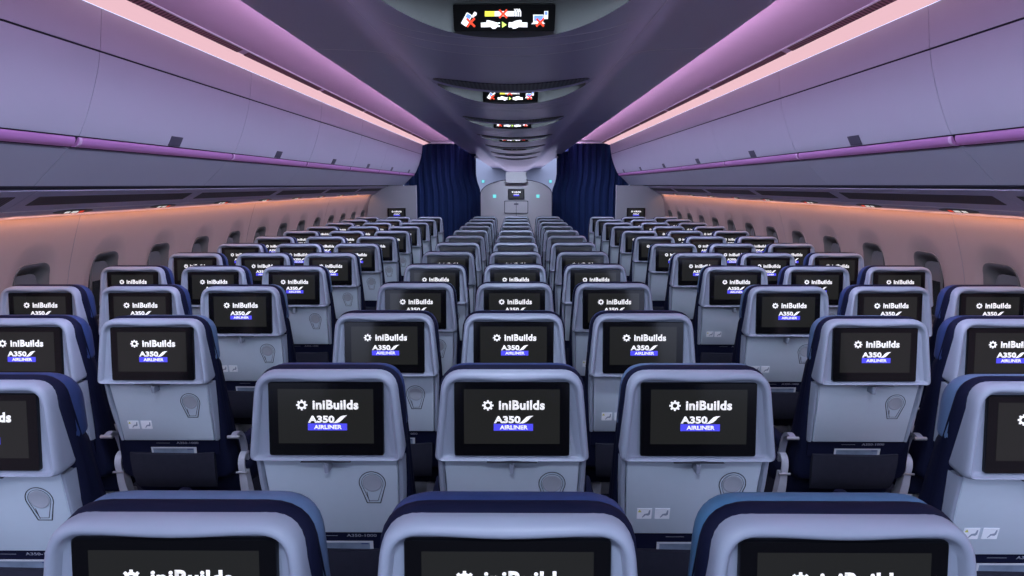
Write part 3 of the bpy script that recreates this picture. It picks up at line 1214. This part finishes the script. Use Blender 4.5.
plate_me = finish(bm, 'signplate', M_SIGNBLACK, smooth=False)
for k in range(NNICHE):
    y = SIGN_D0 + k * MOD
    o = thing('passenger_sign', f'lit no-smoking and seat-belt sign in ceiling niche, {ORD[k]} from the camera', 'sign', (CX - 0.01, y - 0.010, 2.152), 0, 'lit signs along the ceiling')
    o.rotation_euler = (radians(27), 0, 0)
    p = obj('sign_plate', plate_me, o)
    for nm, me in (('phone_pictogram', phone), ('cigarette_pictogram', cig), ('seat_belt_pictogram', belt), ('laptop_pictogram', laptop)):
        obj(nm, me, o)

# ------------------------------------------------------------------ forward end
def wall_screen(parent, x, y, z, s=1.0):
    bm = bmesh.new()
    prism(bm, fillet(rect(-0.162 * s, 0.162 * s, -0.10 * s, 0.10 * s), 0.006, 3), 0.0, -0.02)
    sc = obj('screen', finish(bm, 'bezel', M_BEZEL, smooth=False), parent, (x, y, z))
    bm = bmesh.new()
    prism(bm, rect(-0.135 * s, 0.135 * s, -0.078 * s, 0.082 * s), -0.019, -0.0206)
    obj('display', finish(bm, 'display', M_DISPLAY, smooth=False), sc)
    f = lambda xx, zz, w: (xx * s, -0.0165 + w, (zz - 1.003) * s)
    for nm, me in (('gear_emblem', me_gear(-0.0700, 1.0410, 0.0175, -0.0042, -0.0055, M_WHITE_LIT, f)),
                   ('maker_lettering', text_mesh('iniBuilds', -0.0400, 0.0890, 1.0275, 1.0565, -0.0044, 0.001, 0.030, M_WHITE_LIT, 1.0, f)),
                   ('model_lettering', text_mesh('A350', -0.0520, 0.0225, 0.9868, 1.0088, -0.0044, 0.001, 0.022, M_WHITE_LIT, 1.0, f)),
                   ('wing_emblem', me_wing(-0.0044, -0.0055, f))):
        obj(nm, me, sc)
    bm = bmesh.new()
    prism(bm, rect(-0.0526, 0.0570, 0.9640, 0.9850), -0.0042, -0.0052, f=f)
    obj('blue_plate', finish(bm, 'plate', M_BLUE_LIT, smooth=False), sc)
    return sc


# centre bulkhead with an arched top
YBH = 12.75
b = thing('bulkhead', 'arched grey partition with screen and folded table ahead of centre block', 'partition', (0, YBH, 0))
bm = bmesh.new()
arch = [(0.70, 0.0), (0.70, 1.46)] + [(0.70 * cos(a), 1.46 + 0.30 * sin(a) ** 0.9) for a in [pi * k / 24 for k in range(1, 24)]] + [(-0.70, 1.46), (-0.70, 0.0)]
prism(bm, arch, 0.0, 0.06)
obj('partition_panel', finish(bm, 'panel', M_GREYWALL, smooth=False), b)
bm = bmesh.new()
edge = [(0.70 * cos(a), 0.0, 1.46 + 0.30 * sin(a) ** 0.9) for a in [pi * k / 24 for k in range(1, 24)]]
tube(bm, [(0.70, -0.002, 0.4), (0.70, -0.002, 1.44)] + edge + [(-0.70, -0.002, 1.44), (-0.70, -0.002, 0.4)], 0.007, 6)
obj('edge_trim', finish(bm, 'edge', M_LATCH), b)
wall_screen(b, 0.0, 0.0, 1.475)
bm = bmesh.new()
prism(bm, fillet(rect(-0.20, 0.20, 1.69, 1.90), 0.04, 5), 0.05, -0.10)
obj('header_box', finish(bm, 'header', M_GREYWALL, angle=40), b)
bm = bmesh.new()
prism(bm, fillet(rect(-0.225, 0.225, 1.105, 1.335), 0.02, 4), 0.0, -0.014)
tb = obj('fold_table', finish(bm, 'table', M_GREYWALL, smooth=False), b)
bm = bmesh.new()
o1, o2 = fillet(rect(-0.235, 0.235, 1.095, 1.345), 0.02, 4), fillet(rect(-0.223, 0.223, 1.107, 1.333), 0.02, 4)
loft(bm, [[(x, 0.0, z) for x, z in o1], [(x, -0.015, z) for x, z in o1], [(x, -0.015, z) for x, z in o2], [(x, 0.0, z) for x, z in o2]], False, False)
obj('table_border', finish(bm, 'border', M_DARKLINE, smooth=False), tb)
bm = bmesh.new()
box(bm, -0.004, 0.004, -0.0155, -0.010, 0.95, 1.32)
obj('centre_split', finish(bm, 'split', M_DARKLINE, smooth=False), tb)
bm = bmesh.new()
prism(bm, fillet(rect(-0.045, 0.045, 1.265, 1.295), 0.012, 4), -0.012, -0.024)
obj('table_latch', finish(bm, 'latch', M_LATCH, smooth=False), tb)
for x in (-0.425, 0.425):
    bm = bmesh.new()
    prism(bm, fillet(rect(x - 0.032, x + 0.032, 1.40, 1.465), 0.006, 3), 0.0, -0.012)
    obj('exit_marker', finish(bm, 'marker', M_CYAN, smooth=False), b)

for sname, side in ends.items():
    b = thing('bulkhead', f'plain grey partition with small screen ahead of {sname} seat block', 'partition', (0, 11.55, 0))
    bm = bmesh.new()
    pl = [(1.79, 0.0), (1.79, 1.64), (2.25, 1.64), (2.32, 1.62), (2.56, 1.475), (2.63, 1.33), (2.66, 1.12), (2.68, 0.9), (2.66, 0.6), (2.56, 0.2), (2.52, 0.0)]
    prism(bm, [(side * x, z) for x, z in pl], 0.0, 0.05)
    obj('partition_panel', finish(bm, 'panel', M_SIDEGREY, smooth=False), b)
    bm = bmesh.new()
    box(bm, side * 1.785 - 0.012, side * 1.785 + 0.012, -0.006, 0.056, 0.0, 1.645, bev=0.005)
    obj('edge_trim', finish(bm, 'edge', M_SIDEGREY), b)
    wall_screen(b, side * 2.13, 0.0, 1.145)

# curtains
for sname, side in ends.items():
    bm = bmesh.new()
    nz, nx = 16, 120
    for layer in (0,):
        vs = []
        for j in range(nz + 1):
            z = 0.03 + (2.49 - 0.03) * j / nz
            xi = 0.835 - 0.10 * (1 - sstep(1.45, 1.85, z))
            xo = 2.34
            row = []
            for i in range(nx + 1):
                t = i / nx
                x = xi + (xo - xi) * t
                yy = 0.022 * sin(t * 2 * pi * 11 + 0.5 * sin(z * 1.3)) + 0.009 * sin(t * 2 * pi * 27 + z)
                row.append((side * x, yy, z))
            vs.append(row)
    grid = [[bm.verts.new(p) for p in r] for r in vs]
    back = [[bm.verts.new((p[0], p[1] + 0.006, p[2])) for p in r] for r in vs]
    for j in range(nz):
        for i in range(nx):
            bm.faces.new((grid[j][i], grid[j][i + 1], grid[j + 1][i + 1], grid[j + 1][i]))
            bm.faces.new((back[j][i + 1], back[j][i], back[j + 1][i], back[j + 1][i + 1]))
    for j in range(nz):
        bm.faces.new((grid[j][0], grid[j + 1][0], back[j + 1][0], back[j][0]))
        bm.faces.new((grid[j][nx], back[j][nx], back[j + 1][nx], grid[j + 1][nx]))
    for i in range(nx):
        bm.faces.new((grid[nz][i], grid[nz][i + 1], back[nz][i + 1], back[nz][i]))
        bm.faces.new((grid[0][i + 1], grid[0][i], back[0][i], back[0][i + 1]))
    t = thing('aisle_curtain', f'closed navy curtain across the {sname} aisle beside arched partition', 'curtain', (0, 13.55, 0), 0, 'aisle curtains')
    obj('curtain_cloth', finish(bm, 'cloth', M_CURTAIN, angle=80), t)
    bm = bmesh.new()
    box(bm, min(side * 0.85, side * 2.34), max(side * 0.85, side * 2.34), -0.03, 0.03, 2.49, 2.53, bev=0.006)
    obj('curtain_rail', finish(bm, 'rail', M_SEAM), t)
    bm = bmesh.new()
    box(bm, min(side * 0.80, side * 0.86), max(side * 0.80, side * 0.86), -0.05, -0.02, 2.195, 2.235, bev=0.006)
    obj('curtain_clip', finish(bm, 'clip', M_SEAM), t)

# far end wall beyond the curtains
bm = bmesh.new()
box(bm, -2.75, 2.75, 25.2, 25.3, 0.0, 2.9)
far = tag(obj('wall_forward', finish(bm, 'far', M_BIN, smooth=False)), kind='structure')
for x in (-1.30, 1.30):
    bm = bmesh.new()
    box(bm, x - 0.055, x + 0.055, 25.17, 25.2, 1.73, 1.84, bev=0.006)
    o = thing('exit_sign', f'tiny cyan lit sign on far wall above the {"left" if x < 0 else "right"} end of the arched partition', 'sign', (0, 0, 0), 0, 'far lit signs')
    obj('sign_face', finish(bm, 'exit', M_CYAN, smooth=False), o)
    bm = bmesh.new()
    box(bm, x - 0.065, x + 0.065, 25.185, 25.2, 1.72, 1.85, bev=0.004)
    obj('sign_housing', finish(bm, 'exit_back', M_POCKETGREY, smooth=False), o)

# ------------------------------------------------------------------ lights


def area(name, loc, rot, sx, sy, col, power, spread=180):
    l = D.lights.new(name, 'AREA')
    l.shape = 'RECTANGLE'
    l.size, l.size_y = sx, sy
    l.color = col
    l.energy = power
    l.spread = radians(spread)
    o = D.objects.new(name, l)
    C.objects.link(o)
    o.location = loc
    o.rotation_euler = rot
    return o


def aim(o, d):
    o.rotation_euler = Vector(d).to_track_quat('-Z', 'Y').to_euler()
    return o


for sname, side in ends.items():
    # LED wash under the outer edge of the service panels
    area('sidewall_wash_lamp', (side * 2.560, 5.2, 1.484), (0, side * radians(-20), 0), 0.014, 12.6, (1.0, 0.45, 0.26), 17.0)
    # blue-violet lamps hidden above the lip of the central ceiling, shining out on the bins
    area('cove_wash_lamp', (side * 1.02, 6.4, 2.40), (0, side * radians(-46), 0), 0.10, 14.0, (0.66, 0.60, 1.0), 40.0, 92)
    # unseen fill lamps added in the same slot to brighten the side seats
    for k in range(-3, 22):
        aim(area('slot_fill', (side * 1.03, 0.55 + k * MOD / 3, 2.36), (0, 0, 0), 0.3, 0.12, (0.70, 0.79, 1.0), 2.1, 84), (side * 0.42, 0.55, -0.72))
    # violet glow thrown up on the cove panel from the same slot
    area('cove_glow_lamp', (side * 1.0, 6.4, 2.34), (0, side * radians(-138), 0), 0.06, 14.6, (0.95, 0.66, 1.0), 42.0, 96)
# unseen fill lamps added inside the sign niches to brighten the seat backs
for k in range(-1, NNICHE):
    aim(area('niche_fill', (CX, SIGN_D0 + 0.075 + k * MOD - 0.47, 2.192), (0, 0, 0), 0.50, 0.08, (0.70, 0.79, 1.0), 8.5, 125), (0, 0.52, -0.85))
# next cabin ahead
area('forward_cabin_lamp', (0, 19.5, 2.0), (0, 0, 0), 1.5, 8.0, (0.80, 0.74, 1.0), 50.0)
aim(area('forward_ceiling_fill', (0, 24.0, 1.40), (0, 0, 0), 3.0, 0.3, (0.76, 0.66, 1.0), 16.0), (0, -0.9, 0.25))  # added fill, hidden behind the partition, to brighten the far ceiling

w = D.worlds.new('World')
bpy.context.scene.world = w
w.use_nodes = True
bg = w.node_tree.nodes['Background']
nt = w.node_tree
tc = nt.nodes.new('ShaderNodeTexCoord')
sx = nt.nodes.new('ShaderNodeSeparateXYZ')
mr = nt.nodes.new('ShaderNodeMapRange')
mr.interpolation_type = 'SMOOTHSTEP'
mr.inputs['From Min'].default_value = -0.17
mr.inputs['From Max'].default_value = 0.03
mr.inputs['To Min'].default_value = 0.05
mr.inputs['To Max'].default_value = 2.1
nt.links.new(tc.outputs['Generated'], sx.inputs[0])
nt.links.new(sx.outputs['Z'], mr.inputs['Value'])
nt.links.new(mr.outputs['Result'], bg.inputs['Strength'])
bg.inputs['Color'].default_value = (0.60, 0.68, 1.0, 1)

# ------------------------------------------------------------------ camera
cam = D.cameras.new('camera')
cam.sensor_width = 36.0
cam.lens = 644.0 / 1024.0 * 36.0
cam.clip_start = 0.05
co = D.objects.new('camera', cam)
C.objects.link(co)
co.location = (0.022, 0.0, 1.65)
co.rotation_mode = 'XYZ'
co.rotation_euler = (radians(90 - 9.09), radians(0.05), radians(0.47))
sc = bpy.context.scene
sc.camera = co
sc.view_settings.view_transform = 'Standard'
sc.view_settings.look = 'None'
sc.view_settings.gamma = 1.0
sc.view_settings.use_curve_mapping = False
sc.view_settings.exposure = 0.0
